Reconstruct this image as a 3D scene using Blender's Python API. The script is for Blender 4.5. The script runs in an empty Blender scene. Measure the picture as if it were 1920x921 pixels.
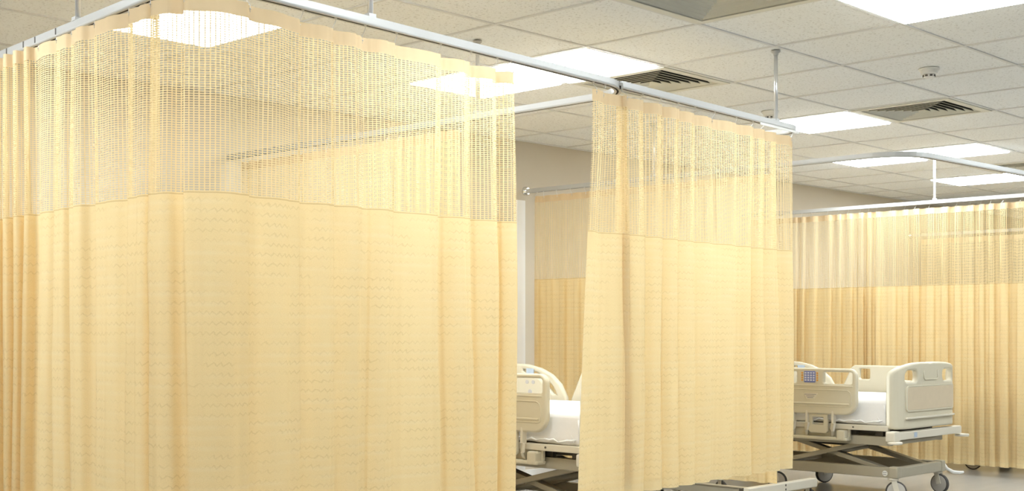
import bpy, bmesh, math, random
from mathutils import Matrix, Vector
random.seed(7)
sc = bpy.context.scene
COL = sc.collection
PI = math.pi
# ---------------------------------------------------------------- dimensions (x along the ward, y towards the bed-head wall)
CAM_Z = 1.09
YAW = 0.7913
CEIL = CAM_Z + 1.4006
TRK = CAM_Z + 1.0237          # underside of the curtain tracks
TILE = 0.65
GX, GY = 4.3437, 2.7379       # one node of the ceiling grid
WALL_Y = 6.34
X0, X1, Y0, Y1 = -4.0, 16.6, -6.0, WALL_Y

# ---------------------------------------------------------------- helpers
def link(name, me, mat=None, parent=None, label=None, smooth=False):
    o = bpy.data.objects.new(name, me)
    COL.objects.link(o)
    for m in (mat if isinstance(mat, (list, tuple)) else [mat]):
        if m is not None:
            me.materials.append(m)
    if parent is not None:
        o.parent = parent
    if label:
        o['label'] = label
    if smooth:
        for p in me.polygons:
            p.use_smooth = True
    return o

def from_bm(name, bm, mat=None, parent=None, label=None, smooth=False):
    me = bpy.data.meshes.new(name)
    bm.normal_update()
    bm.to_mesh(me)
    bm.free()
    return link(name, me, mat, parent, label, smooth)

def thing(name, label, cat, loc=(0, 0, 0), rotz=0.0, group=None):
    o = bpy.data.objects.new(name, None)
    o.empty_display_size = 0.2
    COL.objects.link(o)
    o.location = loc
    o.rotation_euler = (0, 0, rotz)
    o['label'] = label
    o['category'] = cat
    if group:
        o['group'] = group
    return o

def structure(o):
    o['kind'] = 'structure'
    return o

def dup(root, loc, label, rotz=None):
    def rec(o, par):
        c = o.copy()
        COL.objects.link(c)
        c.parent = par
        for ch in list(o.children):
            rec(ch, c)
        return c
    r = rec(root, None)
    r.location = loc
    if rotz is not None:
        r.rotation_euler = (0, 0, rotz)
    r['label'] = label
    return r

def box(bm, c, s, bev=0.0, rot=None, mi=0):
    r = bmesh.ops.create_cube(bm, size=1.0)
    vs = r['verts']
    M = Matrix.Translation(c) @ (rot.to_4x4() if rot is not None else Matrix.Identity(4)) @ Matrix.Diagonal((*s, 1))
    bmesh.ops.transform(bm, matrix=M, verts=vs)
    fs = list({f for v in vs for f in v.link_faces})
    for f in fs:
        f.material_index = mi
    if bev > 0:
        es = list({e for v in vs for e in v.link_edges})
        b = bmesh.ops.bevel(bm, geom=es, offset=bev, segments=2, profile=0.6, affect='EDGES')
        for f in b['faces']:
            f.material_index = mi

def tube(bm, pts, r, n=10, cap=True, mi=0):
    pts = [Vector(p) for p in pts]
    rings = []
    t0 = (pts[1] - pts[0]).normalized()
    up = Vector((0, 0, 1)) if abs(t0.z) < 0.9 else Vector((1, 0, 0))
    nrm = (up - t0 * up.dot(t0)).normalized()
    for i, p in enumerate(pts):
        if i == 0:
            t = t0
        elif i == len(pts) - 1:
            t = (pts[i] - pts[i - 1]).normalized()
        else:
            t = ((pts[i] - pts[i - 1]).normalized() + (pts[i + 1] - pts[i]).normalized()).normalized()
        nrm = (nrm - t * nrm.dot(t)).normalized()
        b = t.cross(nrm)
        rr_ = r[i] if isinstance(r, (list, tuple)) else r
        rings.append([bm.verts.new(p + (nrm * math.cos(2 * PI * k / n) + b * math.sin(2 * PI * k / n)) * rr_) for k in range(n)])
    for i in range(len(rings) - 1):
        for k in range(n):
            f = bm.faces.new((rings[i][k], rings[i][(k + 1) % n], rings[i + 1][(k + 1) % n], rings[i + 1][k]))
            f.smooth = True
            f.material_index = mi
    if cap:
        for f in (bm.faces.new(rings[0][::-1]), bm.faces.new(rings[-1])):
            f.material_index = mi

def lathe(bm, prof, c, axis='Z', n=28, mi=0):
    rings = []
    for (r, h) in prof:
        ring = []
        for k in range(n):
            a = 2 * PI * k / n
            x, y = r * math.cos(a), r * math.sin(a)
            p = (x, y, h) if axis == 'Z' else ((h, x, y) if axis == 'X' else (y, h, x))
            ring.append(bm.verts.new(Vector(c) + Vector(p)))
        rings.append(ring)
    for i in range(len(rings) - 1):
        for k in range(n):
            f = bm.faces.new((rings[i][k], rings[i][(k + 1) % n], rings[i + 1][(k + 1) % n], rings[i + 1][k]))
            f.smooth = True
            f.material_index = mi
    for f in (bm.faces.new(rings[0][::-1]), bm.faces.new(rings[-1])):
        f.material_index = mi

def rrect(x0, y0, x1, y1, r, n=6):
    rs = r if isinstance(r, (list, tuple)) else [r] * 4      # corners: x0y0, x1y0, x1y1, x0y1
    out = []
    for (cx, cy, a0, q) in ((x0, y0, PI, rs[0]), (x1, y0, 1.5 * PI, rs[1]), (x1, y1, 0, rs[2]), (x0, y1, 0.5 * PI, rs[3])):
        sx = 1 if cx == x0 else -1
        sy = 1 if cy == y0 else -1
        for k in range(n + 1):
            a = a0 + 0.5 * PI * k / n
            out.append((cx + sx * q + q * math.cos(a), cy + sy * q + q * math.sin(a)))
    return out

def plate(loops, thick, bev, res=2):
    """a flat plate with holes and rounded edges: first loop the outline, the others holes; lies in XY, thickness along Z"""
    cu = bpy.data.curves.new('plate', 'CURVE')
    cu.dimensions = '2D'
    cu.fill_mode = 'BOTH'
    cu.extrude = max(thick / 2 - bev, 0.0)
    cu.bevel_depth = bev
    cu.bevel_resolution = res
    cu.offset = -bev
    for lp in loops:
        s = cu.splines.new('POLY')
        s.points.add(len(lp) - 1)
        for p, (x, y) in zip(s.points, lp):
            p.co = (x, y, 0, 1)
        s.use_cyclic_u = True
    o = bpy.data.objects.new('plate', cu)
    COL.objects.link(o)
    dg = bpy.context.evaluated_depsgraph_get()
    me = bpy.data.meshes.new_from_object(o.evaluated_get(dg))
    bpy.data.objects.remove(o)
    bpy.data.curves.remove(cu)
    me.materials.clear()
    return me

def add_mesh(bm, me, M=None, mi=0):
    if M is not None:
        me.transform(M)
    n0 = len(bm.faces)
    bm.from_mesh(me)
    bm.faces.ensure_lookup_table()
    for f in bm.faces[n0:]:
        f.material_index = mi
    bpy.data.meshes.remove(me)

STAND_X = Matrix.Rotation(PI / 2, 4, 'X')                       # plate stands across the bed, faces -y
STAND_Y = Matrix(((0, 0, 1, 0), (1, 0, 0, 0), (0, 1, 0, 0), (0, 0, 0, 1)))   # plate stands along the bed, faces +x / -x

# ---------------------------------------------------------------- materials
def mat_new(name):
    m = bpy.data.materials.new(name)
    m.use_nodes = True
    nt = m.node_tree
    for n in list(nt.nodes):
        nt.nodes.remove(n)
    return m, nt, nt.nodes.new('ShaderNodeOutputMaterial')

def pbr(name, col, rough=0.5, metal=0.0, noise=0.0, nscale=40.0, bump=0.0, spec=0.5):
    m, nt, out = mat_new(name)
    b = nt.nodes.new('ShaderNodeBsdfPrincipled')
    b.inputs['Roughness'].default_value = rough
    b.inputs['Metallic'].default_value = metal
    b.inputs['Specular IOR Level'].default_value = spec
    nt.links.new(b.outputs[0], out.inputs[0])
    tc = nt.nodes.new('ShaderNodeTexCoord')
    nz = nt.nodes.new('ShaderNodeTexNoise')
    nz.inputs['Scale'].default_value = nscale
    nz.inputs['Detail'].default_value = 4
    nt.links.new(tc.outputs['Object'], nz.inputs['Vector'])
    mx = nt.nodes.new('ShaderNodeMix')
    mx.data_type = 'RGBA'
    mx.inputs[6].default_value = (*[c * (1 - noise) for c in col], 1)
    mx.inputs[7].default_value = (*[min(1, c * (1 + noise)) for c in col], 1)
    nt.links.new(nz.outputs[0], mx.inputs[0])
    nt.links.new(mx.outputs[2], b.inputs['Base Color'])
    if bump:
        bp = nt.nodes.new('ShaderNodeBump')
        bp.inputs['Strength'].default_value = bump
        bp.inputs['Distance'].default_value = 0.002
        nt.links.new(nz.outputs[0], bp.inputs['Height'])
        nt.links.new(bp.outputs[0], b.inputs['Normal'])
    return m

def emit(name, col, s):
    m, nt, out = mat_new(name)
    e = nt.nodes.new('ShaderNodeEmission')
    e.inputs[0].default_value = (*col, 1)
    e.inputs[1].default_value = s
    nt.links.new(e.outputs[0], out.inputs[0])
    return m

class NB:
    """small maths-node builder"""
    def __init__(s, nt):
        s.nt = nt
    def m(s, op, a, b=None, c=None):
        n = s.nt.nodes.new('ShaderNodeMath')
        n.operation = op
        for i, v in enumerate((a, b, c)):
            if v is None:
                continue
            if isinstance(v, (int, float)):
                n.inputs[i].default_value = v
            else:
                s.nt.links.new(v, n.inputs[i])
        return n.outputs[0]
    def mapr(s, v, a, b, c=0.0, d=1.0):
        n = s.nt.nodes.new('ShaderNodeMapRange')
        n.interpolation_type = 'SMOOTHSTEP'
        for i, q in enumerate((a, b, c, d)):
            n.inputs[1 + i].default_value = q
        s.nt.links.new(v, n.inputs[0])
        return n.outputs[0]

def cloth_bsdf(nt, col_socket, transl):
    d = nt.nodes.new('ShaderNodeBsdfDiffuse')
    t = nt.nodes.new('ShaderNodeBsdfTranslucent')
    mx = nt.nodes.new('ShaderNodeMixShader')
    mx.inputs[0].default_value = transl
    for n in (d, t):
        if isinstance(col_socket, tuple):
            n.inputs[0].default_value = (*col_socket, 1)
        else:
            nt.links.new(col_socket, n.inputs[0])
    nt.links.new(d.outputs[0], mx.inputs[1])
    nt.links.new(t.outputs[0], mx.inputs[2])
    return mx.outputs[0]

CLOTH = (0.885, 0.70, 0.385)
def mat_fabric(name, transl=0.3, col=CLOTH):
    m, nt, out = mat_new(name)
    b = NB(nt)
    uvn = nt.nodes.new('ShaderNodeUVMap')
    uvn.uv_map = 'UVMap'
    sp = nt.nodes.new('ShaderNodeSeparateXYZ')
    nt.links.new(uvn.outputs[0], sp.inputs[0])
    u, v = sp.outputs[0], sp.outputs[1]
    def noise(scale, detail=2.0, sx=1.0, sy=1.0):
        mp = nt.nodes.new('ShaderNodeMapping')
        mp.inputs['Scale'].default_value = (sx, sy, 1)
        nt.links.new(uvn.outputs[0], mp.inputs['Vector'])
        n = nt.nodes.new('ShaderNodeTexNoise')
        n.inputs['Scale'].default_value = scale
        n.inputs['Detail'].default_value = detail
        nt.links.new(mp.outputs[0], n.inputs['Vector'])
        return n.outputs[0]
    # rows of a wavy woven thread, 30 mm apart
    n1 = noise(16.0, 3.0, 1.0, 2.2)
    saw = b.m('PINGPONG', b.m('ADD', b.m('MULTIPLY', u, 84.0), b.m('MULTIPLY', n1, 3.0)), 1.0)
    row = b.m('ADD', b.m('MULTIPLY', v, 33.0), b.m('MULTIPLY', saw, 0.34))
    row = b.m('ADD', row, b.m('MULTIPLY', n1, 0.3))
    fr = b.m('ABSOLUTE', b.m('SUBTRACT', b.m('FRACT', row), 0.5))
    line = b.mapr(fr, 0.02, 0.13, 1.0, 0.0)
    patch = b.mapr(noise(9.0, 2.0), 0.38, 0.62)
    line = b.m('MULTIPLY', line, b.m('ADD', b.m('MULTIPLY', patch, 0.75), 0.12))
    # paler bars between the rows
    bar = b.mapr(b.m('ABSOLUTE', b.m('SUBTRACT', b.m('FRACT', b.m('MULTIPLY', v, 33.0)), 0.5)), 0.1, 0.5)
    bar = b.m('MULTIPLY', bar, b.mapr(noise(5.0, 2.0, 1.0, 3.0), 0.35, 0.7))
    weave = noise(420.0, 1.0)
    c1 = nt.nodes.new('ShaderNodeMix')
    c1.data_type = 'RGBA'
    c1.inputs[6].default_value = (*col, 1)
    c1.inputs[7].default_value = (col[0] * 0.74, col[1] * 0.70, col[2] * 0.62, 1)
    nt.links.new(b.m('MULTIPLY', line, 0.45), c1.inputs[0])
    c2 = nt.nodes.new('ShaderNodeMix')
    c2.data_type = 'RGBA'
    c2.inputs[7].default_value = (0.92, 0.81, 0.56, 1)
    nt.links.new(c1.outputs[2], c2.inputs[6])
    nt.links.new(b.m('MULTIPLY', bar, 0.22), c2.inputs[0])
    c3 = nt.nodes.new('ShaderNodeMix')
    c3.data_type = 'RGBA'
    c3.blend_type = 'MULTIPLY'
    c3.inputs[0].default_value = 1.0
    nt.links.new(c2.outputs[2], c3.inputs[6])
    g = b.mapr(weave, 0.3, 0.7, 0.93, 1.0)
    cmb = nt.nodes.new('ShaderNodeCombineColor')
    for i in range(3):
        nt.links.new(g, cmb.inputs[i])
    nt.links.new(cmb.outputs[0], c3.inputs[7])
    # stitched seam just under the mesh
    seam = b.mapr(b.m('ABSOLUTE', b.m('ADD', v, 0.004)), 0.0012, 0.003, 1.0, 0.0)
    c4 = nt.nodes.new('ShaderNodeMix')
    c4.data_type = 'RGBA'
    c4.inputs[7].default_value = (0.55, 0.38, 0.17, 1)
    nt.links.new(c3.outputs[2], c4.inputs[6])
    nt.links.new(b.m('MULTIPLY', seam, 0.55), c4.inputs[0])
    nt.links.new(cloth_bsdf(nt, c4.outputs[2], transl), out.inputs[0])
    return m

def mat_netting(name, transl=0.3, pu=0.0155, pv=0.0074, wu=0.74, wv=0.61, col=CLOTH):
    """knitted net: real openings, 15 x 7 mm apart, measured along the cloth"""
    m, nt, out = mat_new(name)
    b = NB(nt)
    uvn = nt.nodes.new('ShaderNodeUVMap')
    uvn.uv_map = 'UVMap'
    sp = nt.nodes.new('ShaderNodeSeparateXYZ')
    nt.links.new(uvn.outputs[0], sp.inputs[0])
    fu = b.m('ABSOLUTE', b.m('SUBTRACT', b.m('FRACT', b.m('MULTIPLY', sp.outputs[0], 1 / pu)), 0.5))
    fv = b.m('ABSOLUTE', b.m('SUBTRACT', b.m('FRACT', b.m('MULTIPLY', sp.outputs[1], 1 / pv)), 0.5))
    hole = b.m('MULTIPLY', b.m('LESS_THAN', fu, wu / 2), b.m('LESS_THAN', fv, wv / 2))
    tr = nt.nodes.new('ShaderNodeBsdfTransparent')
    mx = nt.nodes.new('ShaderNodeMixShader')
    nt.links.new(hole, mx.inputs[0])
    nt.links.new(cloth_bsdf(nt, col, transl), mx.inputs[1])
    nt.links.new(tr.outputs[0], mx.inputs[2])
    nt.links.new(mx.outputs[0], out.inputs[0])
    return m

def mat_tape(name, col, transl):
    m, nt, out = mat_new(name)
    nt.links.new(cloth_bsdf(nt, col, transl), out.inputs[0])
    return m

def mat_tile():
    m, nt, out = mat_new('mineral_fibre_tile')
    b = nt.nodes.new('ShaderNodeBsdfPrincipled')
    b.inputs['Roughness'].default_value = 0.9
    b.inputs['Specular IOR Level'].default_value = 0.1
    nt.links.new(b.outputs[0], out.inputs[0])
    q = NB(nt)
    tc = nt.nodes.new('ShaderNodeTexCoord')
    def noise(s, d):
        n = nt.nodes.new('ShaderNodeTexNoise')
        n.inputs['Scale'].default_value = s
        n.inputs['Detail'].default_value = d
        nt.links.new(tc.outputs['Object'], n.inputs['Vector'])
        return n.outputs[0]
    pit = q.mapr(noise(75.0, 3.0), 0.58, 0.66)
    fine = q.mapr(noise(190.0, 2.0), 0.35, 0.65)
    mx = nt.nodes.new('ShaderNodeMix')
    mx.data_type = 'RGBA'
    mx.inputs[6].default_value = (0.90, 0.91, 0.90, 1)
    mx.inputs[7].default_value = (0.56, 0.55, 0.52, 1)
    nt.links.new(q.m('ADD', q.m('MULTIPLY', pit, 0.55), q.m('MULTIPLY', fine, 0.12)), mx.inputs[0])
    nt.links.new(mx.outputs[2], b.inputs['Base Color'])
    return m

M = {}
M['fabric'] = mat_fabric('curtain_fabric', 0.34)
M['net'] = mat_netting('curtain_netting', 0.30, col=(0.83, 0.665, 0.375))
M['tape'] = mat_tape('curtain_heading_tape', (0.74, 0.57, 0.35), 0.12)
M['hem'] = mat_fabric('curtain_hem_double', 0.18)
M['tile'] = mat_tile()
M['tbar'] = pbr('ceiling_grid_paint', (0.72, 0.72, 0.70), 0.6, 0, 0.02)
M['wall'] = pbr('beige_wall_paint', (0.60, 0.535, 0.425), 0.75, 0, 0.04, 3.0, 0.1)
M['white_wall'] = pbr('pale_wall_paint', (0.86, 0.85, 0.82), 0.7, 0, 0.03, 3.0)
M['alu'] = pbr('anodised_track', (0.52, 0.52, 0.505), 0.4, 0.15, 0.03, 8)
M['slot'] = pbr('track_slot_dark', (0.10, 0.09, 0.08), 0.7)
M['steel'] = pbr('brushed_rod', (0.72, 0.72, 0.72), 0.28, 0.7, 0.04, 30)
M['lamp_frame'] = pbr('lamp_frame_paint', (0.88, 0.88, 0.86), 0.45)
M['lamp'] = emit('lamp_diffuser', (0.90, 0.965, 1.0), 23.5)
M['vent'] = pbr('vent_paint', (0.72, 0.71, 0.63), 0.5, 0, 0.02)
M['duct_and_shade'] = pbr('duct_dark_blade_shade', (0.035, 0.035, 0.035), 0.8)
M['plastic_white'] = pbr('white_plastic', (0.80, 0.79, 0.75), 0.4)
M['bed'] = pbr('bed_plastic_beige', (0.60, 0.55, 0.42), 0.42, 0, 0.02, 12)
M['bed_light'] = pbr('bed_trim_cream', (0.66, 0.61, 0.50), 0.4, 0, 0.02, 12)
M['bed_panel'] = pbr('bed_insert_tan', (0.60, 0.50, 0.355), 0.5, 0, 0.05, 25)
M['bed_metal'] = pbr('bed_frame_paint', (0.40, 0.36, 0.27), 0.45, 0.1, 0.04, 14)
M['bed_dark'] = pbr('bed_mechanism_dark', (0.09, 0.075, 0.055), 0.6, 0.1, 0.1, 20)
M['sheet'] = pbr('white_sheet', (0.80, 0.79, 0.78), 0.85, 0, 0.02, 60, 0.15)
M['rubber'] = pbr('caster_tyre', (0.06, 0.055, 0.05), 0.6)
M['hub'] = pbr('caster_hub', (0.50, 0.47, 0.42), 0.45)
M['blue'] = pbr('keypad_blue', (0.16, 0.20, 0.48), 0.4)
M['blue_pale'] = pbr('sticker_blue', (0.42, 0.50, 0.60), 0.5)
M['key'] = pbr('key_pale', (0.62, 0.64, 0.78), 0.4)
M['amber'] = pbr('key_amber', (0.70, 0.32, 0.06), 0.4)
M['label'] = pbr('grey_label', (0.45, 0.43, 0.42), 0.5)
M['label_line'] = pbr('label_print', (0.25, 0.24, 0.26), 0.5)
M['chrome'] = pbr('chrome', (0.80, 0.80, 0.78), 0.15, 1.0)

def mat_floor():
    m, nt, out = mat_new('polished_vinyl_floor')
    b = nt.nodes.new('ShaderNodeBsdfPrincipled')
    b.inputs['Roughness'].default_value = 0.22
    nt.links.new(b.outputs[0], out.inputs[0])
    tc = nt.nodes.new('ShaderNodeTexCoord')
    mp = nt.nodes.new('ShaderNodeMapping')
    mp.inputs['Scale'].default_value = (0.6, 4.0, 1)
    nt.links.new(tc.outputs['Object'], mp.inputs['Vector'])
    n = nt.nodes.new('ShaderNodeTexNoise')
    n.inputs['Scale'].default_value = 3.0
    n.inputs['Detail'].default_value = 5
    nt.links.new(mp.outputs[0], n.inputs['Vector'])
    mx = nt.nodes.new('ShaderNodeMix')
    mx.data_type = 'RGBA'
    mx.inputs[6].default_value = (0.33, 0.32, 0.30, 1)
    mx.inputs[7].default_value = (0.39, 0.38, 0.355, 1)
    nt.links.new(n.outputs[0], mx.inputs[0])
    nt.links.new(mx.outputs[2], b.inputs['Base Color'])
    return m
M['floor'] = mat_floor()

# ---------------------------------------------------------------- room shell
def slab(name, x0, y0, z0, x1, y1, z1, mat):
    bm = bmesh.new()
    box(bm, ((x0 + x1) / 2, (y0 + y1) / 2, (z0 + z1) / 2), (x1 - x0, y1 - y0, z1 - z0))
    return structure(from_bm(name, bm, mat))
slab('floor', X0 - .1, Y0 - .1, -0.1, X1 + .1, Y1 + .1, 0.0, M['floor'])
slab('wall_back', X0 - .1, Y1, 0.0, X1 + .1, Y1 + .12, CEIL + .1, M['wall'])
slab('wall_front', X0 - .1, Y0 - .12, 0.0, X1 + .1, Y0, CEIL + .1, M['white_wall'])
slab('wall_left', X0 - .12, Y0, 0.0, X0, Y1, CEIL + .1, M['white_wall'])
slab('wall_right', X1, Y0, 0.0, X1 + .12, Y1, CEIL + .1, M['wall'])
slab('trim_1', 7.04, Y1 - .012, 0.10, 7.13, Y1, 2.06, M['white_wall'])
slab('baseboard_back', X0, Y1 - .012, 0.0, X1, Y1, 0.10, M['white_wall'])

LIGHTS = [  # grid cell, label
 ((1, 2), 'square ceiling panel light just past the nearest track, touching a dark louvred vent'),
 ((1, 3), 'square ceiling panel light half hidden by the near track, above the curtain gap'),
 ((-2, 3), 'square ceiling panel light glowing through the netting of the nearest corner curtain'),
 ((1, -1), 'large near ceiling panel light cut off by the top right edge of the photo'),
 ((5, 2), 'square ceiling panel light beside the louvred vent and the end of the middle track'),
 ((8, 2), 'square ceiling panel light above the bend of the far bay track'),
 ((8, 3), 'square ceiling panel light just below the bend of the far bay track'),
 ((11, 3), 'distant square ceiling panel light beside the thin far hanger rod'),
 ((11, 2), 'distant square ceiling panel light cut by the far track at the right edge'),
 ((-2, 1), 'added ceiling panel light above the nearest track corner, out of the picture'),  # panels from here down are added out of view to light the ward
 ((-2, -1), 'added ceiling panel light over the near aisle, out of the picture'),
 ((1, -4), 'added unseen ceiling panel light over the aisle behind the viewer'),
 ((5, -1), 'added ceiling panel light over the middle aisle, out of the picture'),
 ((5, -4), 'added unseen ceiling panel light over the far side of the middle aisle'),
 ((8, -1), 'added unseen ceiling panel light over the aisle opposite the far bed'),
 ((11, -1), 'added ceiling panel light over the distant aisle, out of the picture'),
 ((-5, 2), 'added ceiling panel light beyond the nearest curtain, out of the picture'),
 ((-5, -1), 'added unseen ceiling panel light behind the viewer beside the end wall'),
 ((-2, -5), 'added unseen ceiling panel light behind the viewer over the aisle wall'),
 ((-8, 2), 'added unseen ceiling panel light in the corner behind the nearest bay'),
 ((15, 2), 'added unseen ceiling panel light over the last bay by the end wall'),
 ((9, -5), 'added unseen ceiling panel light over the far corner of the aisle'),
]
VENTS = [
 ((2, 2), 'dark louvred ceiling vent next to a panel light, above the middle track'),
 ((5, 1), 'louvred ceiling vent with half shaded blades, near the smoke detector'),
 ((0, 0), 'large pale louvred ceiling vent cut off by the top edge of the photo'),
 ((10, 2), 'distant louvred ceiling vent partly behind the far bay track'),
]
CELLS = {c for c, _ in LIGHTS} | {c for c, _ in VENTS}

def build_ceiling():
    bm = bmesh.new()
    i0 = math.floor((X0 - GX) / TILE) - 1
    i1 = math.ceil((X1 - GX) / TILE) + 1
    j0 = math.floor((Y0 - GY) / TILE) - 1
    j1 = math.ceil((Y1 - GY) / TILE) + 1
    zt = CEIL + 0.006
    for i in range(i0, i1):
        for j in range(j0, j1):
            if (i, j) in CELLS:
                continue
            x0, x1 = max(X0, GX + i * TILE), min(X1, GX + (i + 1) * TILE)
            y0, y1 = max(Y0, GY + j * TILE), min(Y1, GY + (j + 1) * TILE)
            if x1 - x0 < .01 or y1 - y0 < .01:
                continue
            bm.faces.new([bm.verts.new(p) for p in ((x0, y0, zt), (x0, y1, zt), (x1, y1, zt), (x1, y0, zt))])
    w = 0.008
    for i in range(i0, i1 + 1):
        x = GX + i * TILE
        if X0 < x < X1:
            box(bm, (x, (Y0 + Y1) / 2, CEIL + .006), (w * 2, Y1 - Y0, .012), mi=1)
    for j in range(j0, j1 + 1):
        y = GY + j * TILE
        if Y0 < y < Y1:
            box(bm, ((X0 + X1) / 2, y, CEIL + .0062), (X1 - X0, w * 2, .012), mi=1)
    # perimeter angle and the slab above
    box(bm, ((X0 + X1) / 2, Y1 - .012, CEIL + .005), (X1 - X0, .024, .012), mi=1)
    box(bm, ((X0 + X1) / 2, (Y0 + Y1) / 2, CEIL + .35), (X1 - X0 + .2, Y1 - Y0 + .2, .1))
    structure(from_bm('ceiling', bm, [M['tile'], M['tbar']]))
build_ceiling()

def ring_frame(bm, h, w, z0, z1, mi=0):
    """square ring, outer half-size h, width w"""
    for s in (-1, 1):
        box(bm, (s * (h - w / 2), 0, (z0 + z1) / 2), (w, 2 * h, z1 - z0), mi=mi)
        box(bm, (0, s * (h - w / 2), (z0 + z1) / 2), (2 * h - 2 * w, w, z1 - z0), mi=mi)

def make_light(label, loc):
    t = thing('ceiling_light', label, 'ceiling light', loc, group='square ceiling panel lights')
    bm = bmesh.new()
    h = TILE / 2 - .012
    ring_frame(bm, h, .014, -.001, .05)
    box(bm, (0, 0, .055), (2 * h, 2 * h, .01))
    from_bm('frame', bm, M['lamp_frame'], t)
    bm = bmesh.new()
    box(bm, (0, 0, .004), (2 * h - .03, 2 * h - .03, .026), .004)
    from_bm('diffuser', bm, M['lamp'], t)
    return t

def make_vent(label, loc):
    t = thing('air_vent', label, 'vent', loc, group='square louvred ceiling vents')
    h = TILE / 2 - .012
    bm = bmesh.new()
    ring_frame(bm, h, .045, -.004, .006)
    from_bm('frame', bm, M['vent'], t)
    bm = bmesh.new()
    n = 7
    hi = h - .045
    for k in range(n):
        ho = hi - k * hi / n + .004          # outer low edge
        hn = ho - hi / n * 1.02              # inner high edge
        if hn < .01:
            hn = .01
        zl, zh = -.004, .046
        for a in range(4):
            R = Matrix.Rotation(a * PI / 2, 3, 'Z')
            q = [(-ho, -ho, zl), (ho, -ho, zl), (hn, -hn, zh), (-hn, -hn, zh)]
            lo = [bm.verts.new(R @ Vector(p)) for p in q]
            up = [bm.verts.new(R @ (Vector(p) + Vector((0, 0, .003)))) for p in q]
            bm.faces.new(lo[::-1])
            bm.faces.new(up).material_index = 1  # blade tops coloured near black for the shade between the blades
            for e in range(4):
                bm.faces.new((lo[e], lo[(e + 1) % 4], up[(e + 1) % 4], up[e]))
    for k in range(n):
        ho = hi - k * hi / n + .004
        ring_frame(bm, ho + .002, .002, -.0046, -.0036)
    from_bm('louvre_blades', bm, [M['vent'], M['duct_and_shade']], t)
    bm = bmesh.new()
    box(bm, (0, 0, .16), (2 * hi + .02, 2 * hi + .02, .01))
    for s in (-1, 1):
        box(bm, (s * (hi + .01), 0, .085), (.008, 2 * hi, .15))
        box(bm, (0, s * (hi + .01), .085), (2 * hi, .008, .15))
    from_bm('duct_box', bm, M['duct_and_shade'], t)
    return t

def cell_c(c):
    return (GX + (c[0] + .5) * TILE, GY + (c[1] + .5) * TILE, CEIL)
l0 = make_light(LIGHTS[0][1], cell_c(LIGHTS[0][0]))
for c, lab in LIGHTS[1:]:
    dup(l0, cell_c(c), lab)
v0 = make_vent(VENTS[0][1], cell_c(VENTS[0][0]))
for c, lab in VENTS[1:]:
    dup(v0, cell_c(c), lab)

def make_detector(label, loc):
    t = thing('smoke_detector', label, 'smoke detector', loc, group='round ceiling smoke detectors')
    bm = bmesh.new()
    lathe(bm, [(.052, 0), (.054, -.006), (.052, -.012), (.044, -.016), (.043, -.026), (.040, -.030)], (0, 0, 0.004))
    from_bm('base', bm, M['plastic_white'], t)
    bm = bmesh.new()
    lathe(bm, [(.030, -.028), (.031, -.036), (.028, -.046), (.018, -.051), (.004, -.052)], (0, 0, 0.004))
    from_bm('sensor_dome', bm, M['plastic_white'], t)
    bm = bmesh.new()
    for k in range(8):
        a = 2 * PI * k / 8
        box(bm, (.0295 * math.cos(a), .0295 * math.sin(a), -.036), (.006, .013, .009), rot=Matrix.Rotation(a, 3, 'Z'))
    from_bm('vent_slots', bm, M['slot'], t, 'dark slots round the dome')
    return t
d0 = make_detector('round white smoke detector on the ceiling between a light and a louvred vent', (6.703, 3.10, CEIL))
dup(d0, (7.28, 4.40, CEIL), 'round pale smoke detector peeping over the middle track beside a hanger rod')

# ---------------------------------------------------------------- curtain tracks
def arc_path(pts, rads, n=10):
    """polyline with rounded corners"""
    pts = [Vector((*p, 0)) for p in pts]
    out = [pts[0]]
    for i in range(1, len(pts) - 1):
        rad = rads[i - 1] if isinstance(rads, (list, tuple)) else rads
        a = (pts[i - 1] - pts[i]).normalized()
        b = (pts[i + 1] - pts[i]).normalized()
        ang = math.acos(max(-1, min(1, a.dot(b))))
        d = rad / math.tan(ang / 2)
        p0, p1 = pts[i] + a * d, pts[i] + b * d
        cdir = (a + b).normalized()
        c = pts[i] + cdir * (rad / math.sin(ang / 2))
        v0, v1 = p0 - c, p1 - c
        tot = v0.angle(v1)
        sgn = 1 if v0.cross(v1).z > 0 else -1
        for k in range(n + 1):
            out.append(c + Matrix.Rotation(sgn * tot * k / n, 3, 'Z') @ v0)
    out.append(pts[-1])
    return [Vector((p.x, p.y)) for p in out]

def resample(path, step):
    seg = [0.0]
    for a, b in zip(path, path[1:]):
        seg.append(seg[-1] + (b - a).length)
    L = seg[-1]
    n = max(2, int(L / step))
    out, k = [], 0
    for i in range(n + 1):
        s = L * i / n
        while k < len(seg) - 2 and seg[k + 1] < s:
            k += 1
        f = (s - seg[k]) / max(1e-9, seg[k + 1] - seg[k])
        p = path[k].lerp(path[k + 1], min(1, f))
        out.append((s, p, (path[k + 1] - path[k]).normalized()))
    # smooth the tangents
    sm = []
    for i, (s, p, t) in enumerate(out):
        a, b = out[max(0, i - 1)][1], out[min(n, i + 1)][1]
        sm.append((s, p, (b - a).normalized()))
    return sm

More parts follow.
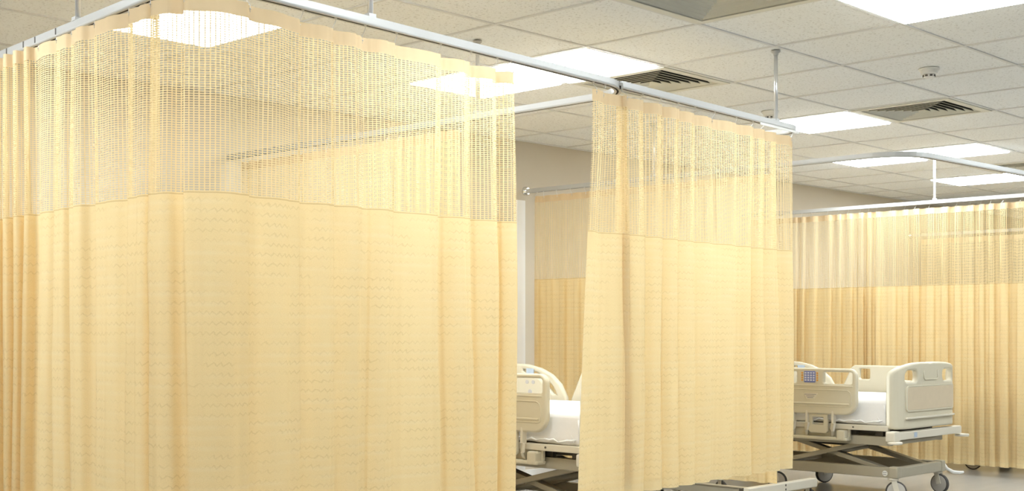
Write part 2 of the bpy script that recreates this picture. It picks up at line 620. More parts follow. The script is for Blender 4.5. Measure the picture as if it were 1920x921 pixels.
def track(label, path, rods, wall_end=None, bolts=()):
    t = thing('curtain_track', label, 'curtain track', (path[0].x, path[0].y, TRK), group=None)
    o = Vector((path[0].x, path[0].y, TRK))
    bm = bmesh.new()
    w, h, s = .015, .030, .0045
    prof = [(-w, 0), (-s, 0), (-s, .012), (s, .012), (s, 0), (w, 0), (w + .0015, .004), (w, .008), (w, h), (-w, h), (-w, .008), (-w - .0015, .004)]
    rings = []
    for i, p in enumerate(path):
        a, b = path[max(0, i - 1)], path[min(len(path) - 1, i + 1)]
        tg = (b - a).normalized()
        nr = Vector((-tg.y, tg.x))
        rings.append([bm.verts.new(Vector((p.x + nr.x * q[0], p.y + nr.y * q[0], TRK + q[1])) - o) for q in prof])
    n = len(prof)
    for r0, r1 in zip(rings, rings[1:]):
        for k in range(n):
            f = bm.faces.new((r0[k], r1[k], r1[(k + 1) % n], r0[(k + 1) % n]))
            if k in (1, 2, 3):
                f.material_index = 1
    bm.faces.new(rings[0])
    bm.faces.new(rings[-1][::-1])
    bmesh.ops.recalc_face_normals(bm, faces=bm.faces[:])
    from_bm('rail', bm, [M['alu'], M['slot']], t)
    for (x, y) in rods:
        bm = bmesh.new()
        zt = CEIL - TRK
        tube(bm, [(x - o.x, y - o.y, h), (x - o.x, y - o.y, zt)], .0095, 12)
        rod = from_bm('hanger_rod', bm, M['steel'], t)
        bm = bmesh.new()
        lathe(bm, [(.012, -.022), (.013, -.012), (.022, -.006), (.022, .0)], (x - o.x, y - o.y, zt), n=18)
        from_bm('ceiling_flange', bm, M['alu'], rod)
        bm = bmesh.new()
        box(bm, (x - o.x, y - o.y, h + .006), (.034, .024, .014), .002)
        from_bm('track_clamp', bm, M['alu'], rod)
    if wall_end is not None:
        x, y = wall_end
        bm = bmesh.new()
        lathe(bm, [(.033, 0), (.033, -.006), (.026, -.012), (.024, -.03)], (x - o.x, y - o.y, .016), axis='Y', n=24)
        from_bm('wall_flange', bm, M['chrome'], t, 'round chrome wall flange')
    for (x, y, ang) in bolts:
        bm = bmesh.new()
        box(bm, (x - o.x, y - o.y, .018), (.003, .006, .022), rot=Matrix.Rotation(ang, 3, 'Z'))
        from_bm('splice_screw', bm, M['slot'], t)
    return t

def my(x):                       # centre line of the near track that runs along the foot of the bays
    return 3.232 + (x - 2.431) * .0611
PATH1 = arc_path([(2.392, WALL_Y), (2.176, my(2.176)), (4.524, my(4.524)), (4.524, WALL_Y)], [.15, .27])
PATH2 = arc_path([(4.37, my(4.37)), (5.985, my(5.985)), (5.985, my(5.985) + .24)], .10)
PATH3 = arc_path([(7.142, WALL_Y), (7.142, 3.43), (10.0, 3.30), (10.0, WALL_Y)], .26)
PATH4 = arc_path([(10.2, 3.30), (13.25, 3.25), (13.25, WALL_Y)], .26)
lx = lambda y: 2.176 + (y - my(2.176)) * .0694
track('nearest long pale track bending round the first cubicle on ceiling rods', PATH1,
      [(2.898, my(2.898)), (4.524, 4.32), (lx(3.99), 3.99)], (2.392, WALL_Y),
      [(lx(y) - .0155, y, 0.07) for y in (4.55, 4.40, 4.30, 4.13)])
tk2 = track('middle pale track with a rounded end holding the second front curtain', PATH2, [(5.733, my(5.733))])
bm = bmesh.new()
box(bm, (5.74 - 4.37, my(5.74) - my(4.37) - .0185, -.006), (.40, .004, .012), .001, rot=Matrix.Rotation(math.atan(.0611), 3, 'Z'))  # thin white strip added along the near lower edge of the track
from_bm('end_strip', bm, M['plastic_white'], tk2, 'bright white strip near the rounded end')
track('far grey track from the round wall flange bending round the bed bay', PATH3, [(10.0, 4.58), (7.142, 5.2)], (7.142, WALL_Y))
track('furthest pale track beyond the right-hand partition curtain', PATH4, [(13.25, 4.6)], (13.25, WALL_Y))

# ---------------------------------------------------------------- curtains
def sub_path(path, s0, s1):
    rs = resample(path, .01)
    return [p for (s, p, t) in rs if s0 <= s <= s1]

def length(path):
    return sum((b - a).length for a, b in zip(path, path[1:]))

def s_at(path, cond):
    for (s, p, t) in resample(path, .01):
        if cond(p):
            return s
    raise ValueError

def curtain(name, label, path, seed, zhem, zseam=1.51, drop=.030, lam=.17, amp=.016, bunch=(), drop2=None, saw=(), lean=None, flare=None, hook_every=1, group='yellow privacy curtains', hooks=True):
    """path: centre line under the track; bunch: (s0, s1, wavelength, amplitude) where it is gathered"""
    rnd = random.Random(seed)
    rs = resample(path, .0075)
    L = rs[-1][0]
    base = Vector((rs[len(rs) // 2][1].x, rs[len(rs) // 2][1].y, 0))
    t = thing(name, label, 'curtain', (base.x, base.y, 0), group=None)
    # phase and amplitude along the cloth
    ph, A = [], []
    p = rnd.random() * 6
    wob = [(rnd.uniform(.25, .9), rnd.random() * 6.28) for _ in range(4)]
    for i, (s, q, tg) in enumerate(rs):
        w = sum(math.sin(2 * PI * s / l + f) for l, f in wob) / 4
        la = lam * (1 + .55 * w)
        am = amp * (1 + .6 * sum(math.sin(2 * PI * s / (l * .7) + f * 1.7) for l, f in wob) / 4)
        for (a, b, l2, a2) in bunch:
            k = max(0.0, min(1.0, (s - a) / .08 + .5)) * max(0.0, min(1.0, (b - s) / .08 + .5))
            la = la * (1 - k) + l2 * k
            am = am * (1 - k) + a2 * k
        if i:
            p += 2 * PI * (s - rs[i - 1][0]) / la
        ph.append(p)
        A.append(am)
    drop2 = drop if drop2 is None else drop2
    ztop = TRK - drop
    def pos(i, z):
        s, q, tg = rs[i]
        z = z - (drop2 - drop) * (s / L) * max(0, min(1, (z - zseam) / (ztop - zseam)))
        nr = Vector((-tg.y, tg.x))
        d = (ztop - z) / 2.0
        f = .72 + .5 * min(1, d * 2.2)
        P_ = ph[i] + .35 * math.sin(d * 2.1 + ph[i] * .13) * d * 2
        off = A[i] * f * (math.sin(P_) + .35 * math.sin(2 * P_ + .8) + .12 * math.sin(5 * P_ + 2))
        tan = -A[i] * f * .62 * math.sin(2 * P_ + .4)
        for (sa, sb, sg, sm) in saw:
            if sa <= s < sb:
                e = min(1, (s - sa) / .1, (sb - s) / .1)
                fr = ((P_ - PI / 2) / (2 * PI)) % 1.0
                ramp = fr / .93 if fr < .93 else (1 - fr) / .07
                off += sg * sm * e * (ramp - .5) * (.8 + .35 * math.sin(s * 5.3 + seed)) * (.75 + .3 * min(1, d * 2))
        if lean:
            off += lean[1] * max(0.0, min(1.0, (lean[0] + .2 - s) / .25))
        off += .006 * math.sin(s * 9 + d * 5 + seed)
        if flare:
            s0, wid, ext = flare
            k = max(0.0, 1 - abs(s - s0) / wid)
            tan += ext * k * max(0, d - .12) * 1.3
        return Vector((q.x + nr.x * off + tg.x * tan, q.y + nr.y * off + tg.y * tan, z)) - base
    mid = [pos(i, zseam) for i in range(len(rs))]
    U = [0.0]
    for a, b in zip(mid, mid[1:]):
        U.append(U[-1] + (b - a).length)
    def sheet(zs, part, mat, dn=0.0, parent=t):
        bm = bmesh.new()
        uv = bm.loops.layers.uv.new('UVMap')
        grid = []
        for z in zs:
            row = []
            for i in range(len(rs)):
                v = pos(i, z)
                if dn:
                    nr = Vector((-rs[i][2].y, rs[i][2].x))
                    v = v + Vector((nr.x * dn, nr.y * dn, 0))
                row.append(bm.verts.new(v))
            grid.append(row)
        for a in range(len(zs) - 1):
            for i in range(len(rs) - 1):
                f = bm.faces.new((grid[a][i], grid[a + 1][i], grid[a + 1][i + 1], grid[a][i + 1]))
                f.smooth = True
                for lp, (zz, ii) in zip(f.loops, ((zs[a], i), (zs[a + 1], i), (zs[a + 1], i + 1), (zs[a], i + 1))):
                    lp[uv].uv = (U[ii] + seed * .37, zz - zseam)
        return from_bm(part, bm, mat, parent)
    zh = ztop - .046
    sheet([ztop, ztop - .023, zh], 'heading_tape', M['tape'])
    n1 = 8
    sheet([zh + (zseam - zh) * k / n1 for k in range(n1 + 1)], 'netting_panel', M['net'])
    n2 = 20
    zb = zhem + .05
    sheet([zseam + (zb - zseam) * k / n2 for k in range(n2 + 1)], 'fabric_panel', M['fabric'])
    sheet([zb + .002, zb - .015, zhem + .02, zhem], 'hem_band', M['hem'], .0012)
    # carrier hooks in the track
    if hooks:
        last, cnt = None, 0
        for i in range(len(rs)):
            kk = math.floor((ph[i] - PI / 2) / (2 * PI))
            if last is not None and kk != last or i in (2, len(rs) - 3):
                cnt += 1
                if cnt <= 60:
                    v = pos(i, ztop)
                    s, q, tg = rs[i]
                    c = Vector((q.x, q.y, 0)) - base
                    bm = bmesh.new()
                    box(bm, (c.x, c.y, TRK + .004), (.007, .007, .010))
                    tube(bm, [(c.x, c.y, TRK + .002), (c.x, c.y, TRK - .010), (v.x, v.y, v.z + .004), (v.x, v.y, v.z - .020)], .0011, 5)
                    lathe(bm, [(.004, .001), (.0045, 0), (.004, -.001)], (v.x, v.y, v.z - .010), n=8)
                    from_bm('carrier_hook', bm, M['steel'], t)
            last = kk
    return t

sA = s_at(PATH1, lambda p: p.y < 5.35)
sB = s_at(PATH1, lambda p: p.x > 3.66 and p.y < 3.6)
sK = s_at(PATH1, lambda p: p.x > 2.30 and p.y < 3.4)
s41 = s_at(PATH1, lambda p: p.y < 4.22)
curtain('privacy_curtain', 'large yellow netted curtain rounding the nearest cubicle corner', sub_path(PATH1, sA, sB), 3, .41,
        bunch=[(0, s41 - sA, .085, .020), (sB - sA - .13, sB - sA, .12, .016)], lam=.18, amp=.009, drop=.010, drop2=.044, lean=(sK - sA, -.05),
        saw=[(s41 - sA, sK - sA, 1, .045), (sK - sA, sB - sA, -1, .055)])
c0 = s_at(PATH2, lambda p: p.x > 5.93)
P2 = [Vector((x, my(x))) for x in [4.165 + k * .01 for k in range(27)]] + sub_path(PATH2, 0.0, c0)
L2 = length(P2)
curtain('privacy_curtain', 'yellow curtain with netted top hanging alone under the middle track', P2, 5, .415,
        flare=(0.0, .45, -.115), lam=.165, amp=.009, saw=[(0.0, L2, -1, .05)])
sC = s_at(PATH1, lambda p: p.x > 4.4 and p.y > 4.43)
sD = s_at(PATH1, lambda p: p.x > 4.4 and p.y > 6.22)
curtain('privacy_curtain', 'yellow partition curtain seen only through the nearest netting', sub_path(PATH1, sC, sD), 11, .30, 
        bunch=[(0, .45, .07, .020)], lam=.12, amp=.013)
sE = s_at(PATH3, lambda p: p.y < 6.24)
sF = s_at(PATH3, lambda p: p.y < 4.27)
curtain('privacy_curtain', 'yellow partition curtain behind the beds, hung from the wall flange track', sub_path(PATH3, sE, sF), 17, .165, zseam=1.485, lam=.11, amp=.014)
sG = s_at(PATH3, lambda p: p.x > 9.9 and p.y > 3.55)
sH = s_at(PATH3, lambda p: p.x > 9.9 and p.y > 6.24)
curtain('privacy_curtain', 'long yellow curtain behind the right-hand bed, nearly reaching the floor', sub_path(PATH3, sG, sH), 23, .08, zseam=1.475, lam=.105, amp=.017)
sI = s_at(PATH4, lambda p: p.x > 13.1 and p.y > 3.6)
sJ = s_at(PATH4, lambda p: p.x > 13.1 and p.y > 6.2)
curtain('privacy_curtain', 'furthest yellow curtain glimpsed through the netting beyond the right-hand bed', sub_path(PATH4, sI, sJ), 29, .10, zseam=1.48, lam=.12, amp=.015, hooks=False)

# ---------------------------------------------------------------- hospital bed
def bow(bm, x0=.30, x1=.44, d=.06):
    for k in range(-11, 12):
        g = bm.verts[:] + bm.edges[:] + bm.faces[:]
        bmesh.ops.bisect_plane(bm, geom=g, plane_co=(k * .04, 0, 0), plane_no=(1, 0, 0))
    for v in bm.verts:
        q = max(0.0, (abs(v.co.x) - x0) / (x1 - x0))
        v.co.y += d * q * q

def end_board(name, t, zb, zs, za, y, tall, holes=True):
    w = .44
    out = [(-w + .03, zb), (w - .03, zb), (w - .008, zb + .008), (w, zb + .03)]
    top = []
    for k in range(0, 19):
        a = PI * k / 18
        cx = math.cos(a)
        x = w * math.copysign(abs(cx) ** .55, cx) if abs(cx) > 1e-6 else 0
        z = zs + (za - zs) * (abs(math.sin(a)) ** .85)
        top.append((x, z))
    out += top + [(-w, zb + .03), (-w + .008, zb + .008)]
    loops = [out]
    if holes:
        for s in (-1, 1):
            q = rrect(.185, zs - .035, .345, zs + .042, [.035, .02, .04, .03])
            loops.append([(x * s, z) for x, z in q])
    me = plate(loops, .042, .014, 3)
    me.transform(STAND_X)
    bm = bmesh.new()
    add_mesh(bm, me)
    bow(bm)
    bmesh.ops.translate(bm, verts=bm.verts[:], vec=(0, y, 0))
    b = from_bm(name, bm, M['bed'], t)
    return b

def make_bed(label, loc):
    t = thing('hospital_bed', label, 'hospital bed', loc)
    up = []                                         # everything that rides on the lift
    # ---- footboard
    fb = end_board('footboard', t, .473, .812, .905, 0.0, True)
    up.append(fb)
    bm = bmesh.new()
    add_mesh(bm, plate([rrect(-.335, .595, .335, .745, .02)], .010, .003), Matrix.Translation((0, -.0225, 0)) @ STAND_X)
    bow(bm, .30, .44, .06)
    from_bm('insert_panel', bm, M['bed_panel'], fb, 'flat tan insert panel')
    bm = bmesh.new()
    add_mesh(bm, plate([rrect(-.345, .585, .345, .755, .026), rrect(-.335, .595, .335, .745, .02)], .012, .002), Matrix.Translation((0, -.0225, 0)) @ STAND_X)
    tube(bm, [(-.10, -.022, .852), (-.10, -.024, .80), (-.085, -.024, .79), (.085, -.024, .79), (.10, -.024, .80), (.10, -.022, .852)], .004, 6)
    bow(bm, .30, .44, .06)
    from_bm('moulded_border', bm, M['bed'], fb)
    bm = bmesh.new()
    box(bm, (0, -.028, .545), (.70, .020, .012), .004)
    bow(bm, .30, .44, .06)
    from_bm('moulded_lip', bm, M['bed_light'], fb)
    # ---- headboard
    hb = end_board('headboard', t, .47, .90, .98, 2.07, True)
    up.append(hb)
    # ---- bumper bar under the footboard
    bm = bmesh.new()
    box(bm, (0, .015, .432), (1.0, .055, .052), .008)
    bb = from_bm('bumper_bar', bm, M['bed_light'], t)
    up.append(bb)
    bm = bmesh.new()
    box(bm, (-.46, .015, .432), (.085, .066, .066), .012)
    from_bm('bar_cap', bm, M['bed_light'], bb)
    bm = bmesh.new()
    box(bm, (-.20, -.0135, .432), (.042, .002, .032), .0005)
    from_bm('blue_sticker', bm, M['blue_pale'], bb, 'small pale blue sticker')
    for sx in (-.465, .53):
        bm = bmesh.new()
        lathe(bm, [(.020, .0), (.045, -.003), (.048, -.012), (.044, -.020), (.012, -.022)], (sx, .0, .402), n=24)
        from_bm('bumper_disc', bm, M['bed_light'], bb)
    bm = bmesh.new()
    box(bm, (-.08, .05, .385), (.58, .03, .022), .004)
    box(bm, (.16, .05, .402), (.14, .02, .02), .003)
    from_bm('under_bar', bm, M['bed_metal'], bb)
    # ---- deck and frame
    bm = bmesh.new()
    for s in (-1, 1):
        box(bm, (s * .425, 1.05, .478), (.03, 1.98, .036), .005)
    for k in range(7):
        box(bm, (0, .12 + k * .31, .478), (.84, .05, .028), .004)
    box(bm, (0, 1.05, .492), (.82, 1.94, .006))
    up.append(from_bm('mattress_deck', bm, M['bed_light'], t))
    dk = up[-1]
    for y in (.30, .62, 1.0, 1.5):
        bm = bmesh.new()
        lathe(bm, [(.006, -.003), (.006, .002)], (-.440, y, .4785), axis='X', n=10)
        from_bm('deck_bolt', bm, M['bed_dark'], dk)
    bm = bmesh.new()
    for s in (-1, 1):
        box(bm, (s * .36, 1.05, .392), (.045, 1.96, .060), .006)
    for y in (.09, .75, 1.4, 2.0):
        box(bm, (0, y, .392), (.70, .05, .05), .005)
    up.append(from_bm('lift_frame', bm, M['bed_metal'], t))
    bm = bmesh.new()
    box(bm, (0, 1.05, .445), (.66, 1.86, .022))
    for k in range(10):
        box(bm, (-.36 + .01 * (k % 3), .15 + k * .2, .441), (.03, .05 + .02 * (k % 2), .032))
    tube(bm, [(-.18, .3, .37), (-.12, .9, .35), (-.18, 1.5, .36)], .018, 8)
    tube(bm, [(.12, .2, .36), (.05, .8, .34), (.12, 1.7, .36)], .014, 8)
    box(bm, (0.02, .62, .345), (.16, .34, .05), .01)
    up.append(from_bm('actuator', bm, M['bed_dark'], t, 'dark actuator and cables under the deck'))
    # ---- mattress with fitted sheet
    bm = bmesh.new()
    nx, ny, nz = 14, 44, 5
    x0, x1, y0, y1, z0, z1 = -.425, .425, .055, 2.02, .50, .672
    bmesh.ops.create_cube(bm, size=1)
    bmesh.ops.transform(bm, matrix=Matrix.Translation(((x0 + x1) / 2, (y0 + y1) / 2, (z0 + z1) / 2)) @ Matrix.Diagonal((x1 - x0, y1 - y0, z1 - z0, 1)), verts=bm.verts[:])
    bmesh.ops.bevel(bm, geom=bm.edges[:], offset=.035, segments=4, profile=.5, affect='EDGES')
    for k in range(1, ny):
        bmesh.ops.bisect_plane(bm, geom=bm.verts[:] + bm.edges[:] + bm.faces[:], plane_co=(0, y0 + (y1 - y0) * k / ny, 0), plane_no=(0, 1, 0))
    for k in range(1, 5):
        bmesh.ops.bisect_plane(bm, geom=bm.verts[:] + bm.edges[:] + bm.faces[:], plane_co=(0, 0, z0 + (z1 - z0) * k / 5), plane_no=(0, 0, 1))
    for v in bm.verts:
        if abs(v.co.x) > .40:
            low = max(0, 1 - (v.co.z - z0) / .12)
            sgn = 1 if v.co.x > 0 else -1
            v.co.x += sgn * (.006 * math.sin(v.co.y * 41 + v.co.z * 25) * low + .010 * low)
            v.co.z -= .010 * low * (1 + math.sin(v.co.y * 7 + 1.3)) * .5
        v.co.z += .004 * math.sin(v.co.x * 7) * math.sin(v.co.y * 3) if v.co.z > .66 else 0
    for f in bm.faces:
        f.smooth = True
    mt = from_bm('mattress', bm, M['sheet'], t, 'mattress in a white sheet')
    up.append(mt)
    bm = bmesh.new()
    for s in (-1, 1):
        pts = [(s * .437, .10 + k * .03, .512 + .006 * math.sin(k * 1.1) + (.012 if k % 5 == 0 else 0)) for k in range(18)]
        tube(bm, [(q[0] - s * .003, q[1], q[2] + .004) for q in pts], [.003 + .003 * abs(math.sin(k * .8)) for k in range(18)], 6)
        tube(bm, [(s * .424, .09, .63), (s * .428, .085, .58), (s * .431, .075, .515)], .005, 6)
        tube(bm, [(s * .424, .16, .59), (s * .428, .135, .55), (s * .432, .12, .515)], .004, 6)
    from_bm('sheet_folds', bm, M['sheet'], mt)
    # ---- side rails, foot half
    for s in (-1, 1):
        off = .25 if s < 0 else .21
        ln = .67
        a, b = off, off + ln
        def cpt(cx, cy, r, a0, a1, n=7):
            return [(cx + r * math.cos(a0 + (a1 - a0) * k / n), cy + r * math.sin(a0 + (a1 - a0) * k / n)) for k in range(n + 1)]
        outl = cpt(a + .085, .641, .085, PI, 1.5 * PI) + cpt(b - .03, .586, .03, 1.5 * PI, 2 * PI) + [(b + .002, .66)]
        outl += cpt(b - .125, .817, .045, .12 * PI, .5 * PI) + cpt(a + .05, .812, .05, .5 * PI, PI)
        loops = [outl, rrect(a + .03, .760, a + .235, .838, .014), rrect(b - .235, .762, b - .155, .838, .012)]
        me = plate(loops, .036, .011, 3)
        me.transform(Matrix.Translation((s * .475, 0, 0)) @ STAND_Y)
        bm = bmesh.new()
        add_mesh(bm, me)
        r = from_bm('side_rail', bm, M['bed'], t)
        up.append(r)
        fx = s * (.475 + .018)
        bm = bmesh.new()
        add_mesh(bm, plate([rrect(a + .035, .607, b - .035, .722, [.02, .02, .04, .04]), rrect(a + .041, .612, b - .041, .716, [.016, .016, .036, .036])], .008, .002), Matrix.Translation((fx, 0, 0)) @ STAND_Y)
        add_mesh(bm, plate([rrect(a + .05, .621, b - .05, .632, .005)], .012, .003), Matrix.Translation((fx, 0, 0)) @ STAND_Y)
        add_mesh(bm, plate([rrect(a + .025, .742, b - .03, .749, .003)], .008, .002), Matrix.Translation((fx, 0, 0)) @ STAND_Y)
        from_bm('moulded_border', bm, M['bed'], r)
        cy = (a + b) / 2
        for side in (1,):
            px = s * (.475 + side * .0185)
            bm = bmesh.new()
            if s < 0:
                add_mesh(bm, plate([rrect(cy - .042, .765, cy + .042, .842, .005)], .004, .001), Matrix.Translation((px, 0, 0)) @ STAND_Y, 0)
                for i in range(4):
                    for j in range(4):
                        box(bm, (px - .002, cy - .030 + i * .020, .781 + j * .016), (.004, .013, .010), .001, mi=1)
                for sy in (-1, 1):
                    for j in range(4):
                        lathe(bm, [(.006, -.003), (.006, .003)], (px, cy + sy * .056, .781 + j * .016), axis='X', n=10, mi=2)
                from_bm('keypad', bm, [M['blue'], M['key'], M['amber']], r, 'blue keypad with pale keys and amber dots')
            elif side == 1:
                add_mesh(bm, plate([rrect(cy - .05, .78, cy + .05, .83, .01)], .004, .001), Matrix.Translation((px, 0, 0)) @ STAND_Y, 0)
                from_bm('control_panel', bm, [M['bed_light']], r)
        if s < 0:
            bm = bmesh.new()
            yc = cy - .005
            lab = [(yc - .045, .692), (yc + .045, .692), (yc + .052, .700), (yc + .052, .704), (yc - .052, .704), (yc - .052, .700)]
            add_mesh(bm, plate([[(yc - .03, .655), (yc + .03, .655), (yc + .052, .690), (yc + .052, .694), (yc - .052, .694), (yc - .052, .690)]], .004, .001), Matrix.Translation((fx, 0, 0)) @ STAND_Y, 0)
            for k, wd in enumerate((.085, .06, .045)):
                box(bm, (fx - .002, yc, .686 - k * .011), (.002, wd, .004), mi=1)
            from_bm('info_label', bm, [M['bed_light'], M['label_line']], r, 'small pale label with lines of print')
        # brackets below
        for y in (a + .17, a + .36, a + .46):
            bm = bmesh.new()
            pts = [(s * .475, y, .58), (s * .478, y, .50), (s * .470, y + .012, .455), (s * .435, y + .03, .425), (s * .40, y + .035, .415)]
            for q in range(len(pts) - 1):
                p0, p1 = Vector(pts[q]), Vector(pts[q + 1])
                d = p1 - p0
                rot = d.to_track_quat('Z', 'Y').to_matrix()
                box(bm, (p0 + p1) / 2, (.016, .036, d.length + .008), .003, rot=rot)
            from_bm('swing_arm', bm, M['bed_light'], r)
        bm = bmesh.new()
        for q in (0, 1):
            pass
        add_mesh(bm, plate([rrect(a + .215, .430, a + .355, .575, .02), rrect(a + .245, .485, a + .325, .535, .006)], .018, .004), Matrix.Translation((s * .468, 0, 0)) @ STAND_Y)
        from_bm('latch_plate', bm, M['bed'], r)
        bm = bmesh.new()
        box(bm, (s * .43, a + .31, .395), (.075, .45, .022), .01)
        box(bm, (s * .44, a + .125, .42), (.06, .06, .07), .01)
        box(bm, (s * .41, a + .31, .43), (.02, .45, .09), .004)
        from_bm('bracket_housing', bm, M['bed'], r)
    # ---- side rails, head half (higher, with a swept foot end)
    for s in (-1, 1):
        a, b = .90, 1.62
        prof = [(a, .60), (b, .60), (b + .03, .63), (b + .03, .84), (b - .02, .882), (b - .12, .890), (a + .32, .880), (a + .22, .860), (a + .13, .822), (a + .06, .765), (a + .015, .69)]
        hole = [(a + .085, .70), (a + .115, .705), (a + .22, .795), (a + .36, .838), (a + .36, .852), (a + .28, .845), (a + .19, .812), (a + .115, .75)]
        me = plate([prof, hole, rrect(b - .2, .80, b - .04, .86, .02)], .036, .012, 3)
        me.transform(Matrix.Translation((s * .475, 0, 0)) @ STAND_Y)
        bm = bmesh.new()
        add_mesh(bm, me)
        r = from_bm('head_side_rail', bm, M['bed'], t)
        up.append(r)
        bm = bmesh.new()
        box(bm, (s * .475 - s * .0195, a + .295, .840), (.003, .06, .032), .001)
        from_bm('blue_sticker', bm, M['blue_pale'], r, 'small blue label')
        for (yy, zz, rr_) in ((a + .27, .772, .012), (a + .32, .772, .012), (a + .295, .712, .015)):
            bm = bmesh.new()
            lathe(bm, [(rr_, -.003), (rr_, .003), (rr_ * .6, .004)], (s * (.475 - .019), yy, zz), axis='X', n=16)
            from_bm('push_button', bm, M['label'], r, 'grey push button')
        for y in (a + .25, a + .50):
            bm = bmesh.new()
            tube(bm, [(s * .47, y, .61), (s * .472, y, .52), (s * .45, y, .45), (s * .40, y, .41)], .016, 8)
            from_bm('swing_arm', bm, M['bed_light'], r)
    # ---- scissor lift
    for s in (-1, 1):
        for k, (p, q) in enumerate((((.165, .40), (.96, .195)), ((.13, .19), (.96, .405)))):
            x = s * (.305 - .04 * k)
            p0, p1 = Vector((x, p[0], p[1])), Vector((x, q[0], q[1]))
            d = p1 - p0
            bm = bmesh.new()
            rot = d.to_track_quat('Z', 'X').to_matrix()
            box(bm, (p0 + p1) / 2, (.030, .062, d.length + .06), .004, rot=rot)
            arm = from_bm('scissor_arm', bm, M['bed_metal'], t)
            if k == 0:
                bm = bmesh.new()
                c = p0.lerp(p1, .49)
                lathe(bm, [(.017, -.003), (.017, .003)], (c.x + s * .017, c.y, c.z), axis='X', n=14)
                from_bm('pivot_bolt', bm, M['bed_dark'], arm)
    for (y, z, r_) in ((.165, .395, .022), (.94, .398, .022), (.94, .20, .020), (.55, .298, .018)):
        bm = bmesh.new()
        tube(bm, [(-.30, y, z), (.30, y, z)], r_, 12)
        from_bm('cross_shaft', bm, M['bed_metal'], t)
    # ---- wheeled base
    bm = bmesh.new()
    for s in (-1, 1):
        box(bm, (s * .325, .66, .186), (.045, 1.22, .068), .006)
    box(bm, (0, .065, .186), (.70, .05, .068), .008)
    box(bm, (0, 1.25, .186), (.70, .05, .068), .008)
    for s in (-1, 1):
        box(bm, (s * .325, .068, .188), (.062, .066, .076), .012)
    bs = from_bm('base_frame', bm, M['bed_metal'], t)
    bm = bmesh.new()
    lathe(bm, [(.017, -.002), (.019, .0), (.017, .002)], (-.349, .125, .180), axis='X', n=20, mi=0)
    box(bm, (-.3515, .125, .186), (.002, .026, .004), mi=1)
    box(bm, (-.3515, .125, .174), (.002, .022, .004), mi=1)
    from_bm('round_badge', bm, [M['plastic_white'], M['label_line']], bs, 'small round badge with dark marks')
    for (x, y, a) in ((-.325, .08, .5), (.325, .08, -.15), (-.325, .95, .3), (.325, .95, 1.0)):
        R = Matrix.Rotation(a, 4, 'Z')
        T = Matrix.Translation((x, y, 0)) @ R
        bm = bmesh.new()
        lathe(bm, [(.012, .155), (.030, .150), (.034, .142), (.030, .136), (.010, .134)], (0, 0, 0), n=20)
        for q in (-1, 1):
            box(bm, (q * .021, -.012, .103), (.005, .034, .080), .002, rot=Matrix.Rotation(-.25, 3, 'X'))
        box(bm, (0, -.006, .138), (.046, .04, .010), .003)
        bm.transform(T)
        cst = from_bm('caster', bm, M['bed_light'], t)
        bm = bmesh.new()
        rr_ = .066
        lathe(bm, [(.055, -.014), (.061, -.014), (rr_, -.008), (rr_, .008), (.061, .014), (.055, .014)], (0, -.018, rr_), axis='X', n=36, mi=0)
        lathe(bm, [(.012, -.018), (.052, -.0145), (.057, -.014), (.057, .014), (.052, .0145), (.012, .018)], (0, -.018, rr_), axis='X', n=30, mi=1)
        bm.transform(T)
        from_bm('wheel', bm, [M['rubber'], M['hub']], cst)
        if (x, y) == (.325, .08):
            bm = bmesh.new()
            pts = [(.36, .07, .215), (.375, .06, .20), (.385, .04, .165), (.41, .01, .142), (.45, -.02, .137), (.475, -.035, .140)]
            tube(bm, pts, [.010, .010, .011, .012, .011, .008], 10)
            from_bm('brake_pedal', bm, M['plastic_white'], cst, 'pale curved brake pedal')
    t['_up'] = 0
    del t['_up']
    return t, up

bed, up = make_bed('beige hospital bed with footboard, blue keypad and white sheet before the long curtain', (8.41, 3.90, 0))
bed1 = dup(bed, (5.60, 4.14, 0), 'beige hospital bed half hidden in the gap between the two front curtains')
names = {o.data.name for o in up}
for ch in bed1.children:
    if ch.data.name in names:
        ch.location.z += .022
dup(bed, (10.76, 3.53, 0), 'hidden hospital bed whose caster shows below the long curtain')

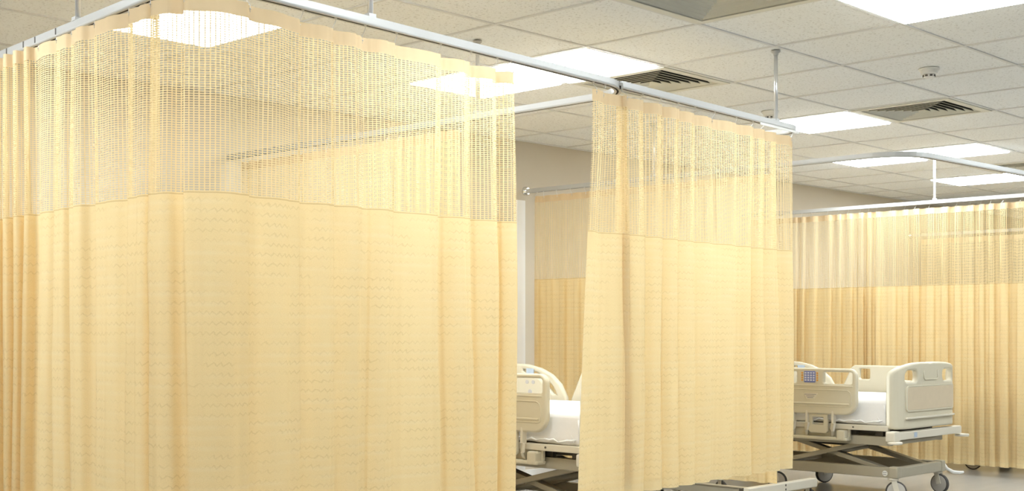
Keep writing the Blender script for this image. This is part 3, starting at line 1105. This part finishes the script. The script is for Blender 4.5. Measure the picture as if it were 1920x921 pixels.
# ---------------------------------------------------------------- overbed table under the curtain hems
def make_table():
    t = thing('overbed_table', 'pale overbed table with only its low wheeled base showing under the curtain hems', 'overbed table', (6.87, 4.31, 0))
    bm = bmesh.new()
    add_mesh(bm, plate([rrect(-.02, .104, .79, .160, [.004, .012, .014, .004])], .052, .006, 2), STAND_X)
    eb = from_bm('end_bar', bm, M['bed_light'], t, 'whitish end bar')
    for z in (.120, .146):
        bm = bmesh.new()
        lathe(bm, [(.007, -.0275), (.007, -.0255)], (.40, 0, z), axis='Y', n=12)
        from_bm('bolt_head', bm, M['bed_dark'], eb)
    bm = bmesh.new()
    box(bm, (0, .37, .132), (.034, .70, .050), .003)
    box(bm, (.004, .37, .159), (.052, .70, .006), .001)
    from_bm('side_beam', bm, M['bed_metal'], t)
    bm = bmesh.new()
    box(bm, (.0, .028, .130), (.042, .034, .060), .003)
    from_bm('corner_joint', bm, M['bed_dark'], t)
    bm = bmesh.new()
    box(bm, (.38, .70, .132), (.80, .045, .050), .004)
    from_bm('rear_bar', bm, M['bed_light'], t)
    bm = bmesh.new()
    box(bm, (.06, .67, .40), (.06, .09, .52), .008)
    box(bm, (.06, .67, .68), (.045, .07, .16), .006)
    from_bm('column', bm, M['bed_light'], t)
    bm = bmesh.new()
    add_mesh(bm, plate([rrect(-.22, .46, .18, 1.16, .04)], .022, .006), Matrix.Translation((0, 0, .765)))
    from_bm('table_top', bm, M['bed_panel'], t)
    for (x, y) in ((.05, .55), (.76, .03), (.02, .66), (.74, .68)):
        bm = bmesh.new()
        lathe(bm, [(.010, .106), (.026, .104), (.030, .098), (.010, .094)], (x, y, 0), n=18)
        for q in (-1, 1):
            box(bm, (x + q * .016, y - .01, .07), (.004, .026, .06), .001)
        c = from_bm('caster', bm, M['bed_light'], t)
        bm = bmesh.new()
        lathe(bm, [(.03, -.011), (.042, -.011), (.046, -.006), (.046, .006), (.042, .011), (.03, .011)], (x, y - .012, .046), axis='X', n=28, mi=0)
        lathe(bm, [(.008, -.012), (.031, -.010), (.031, .010), (.008, .012)], (x, y - .012, .046), axis='X', n=24, mi=1)
        from_bm('wheel', bm, [M['rubber'], M['hub']], c)
    return t
make_table()

# ---------------------------------------------------------------- world, camera, view
w = bpy.data.worlds.new('ward')
sc.world = w
w.use_nodes = True
w.node_tree.nodes['Background'].inputs[0].default_value = (0.9, 0.9, 0.88, 1)
w.node_tree.nodes['Background'].inputs[1].default_value = 0.05
cam = bpy.data.cameras.new('camera')
cam.sensor_width = 36.0
cam.lens = 36.0 * 2452.0 / 1920.0
cam.shift_x = (960 - 824.27) / 1920.0
cam.shift_y = (626.4 - 460.5) / 1920.0
cam.clip_start = 0.05
co = bpy.data.objects.new('camera', cam)
co.location = (0, 0, CAM_Z)
co.rotation_euler = (PI / 2, 0, YAW - PI / 2)
COL.objects.link(co)
sc.camera = co
sc.view_settings.view_transform = 'Standard'
sc.view_settings.look = 'None'
sc.view_settings.gamma = 1.0
sc.view_settings.use_curve_mapping = False
sc.view_settings.exposure = 0.0
sc.cycles.transparent_max_bounces = 24
sc.cycles.max_bounces = 10
sc.cycles.diffuse_bounces = 6
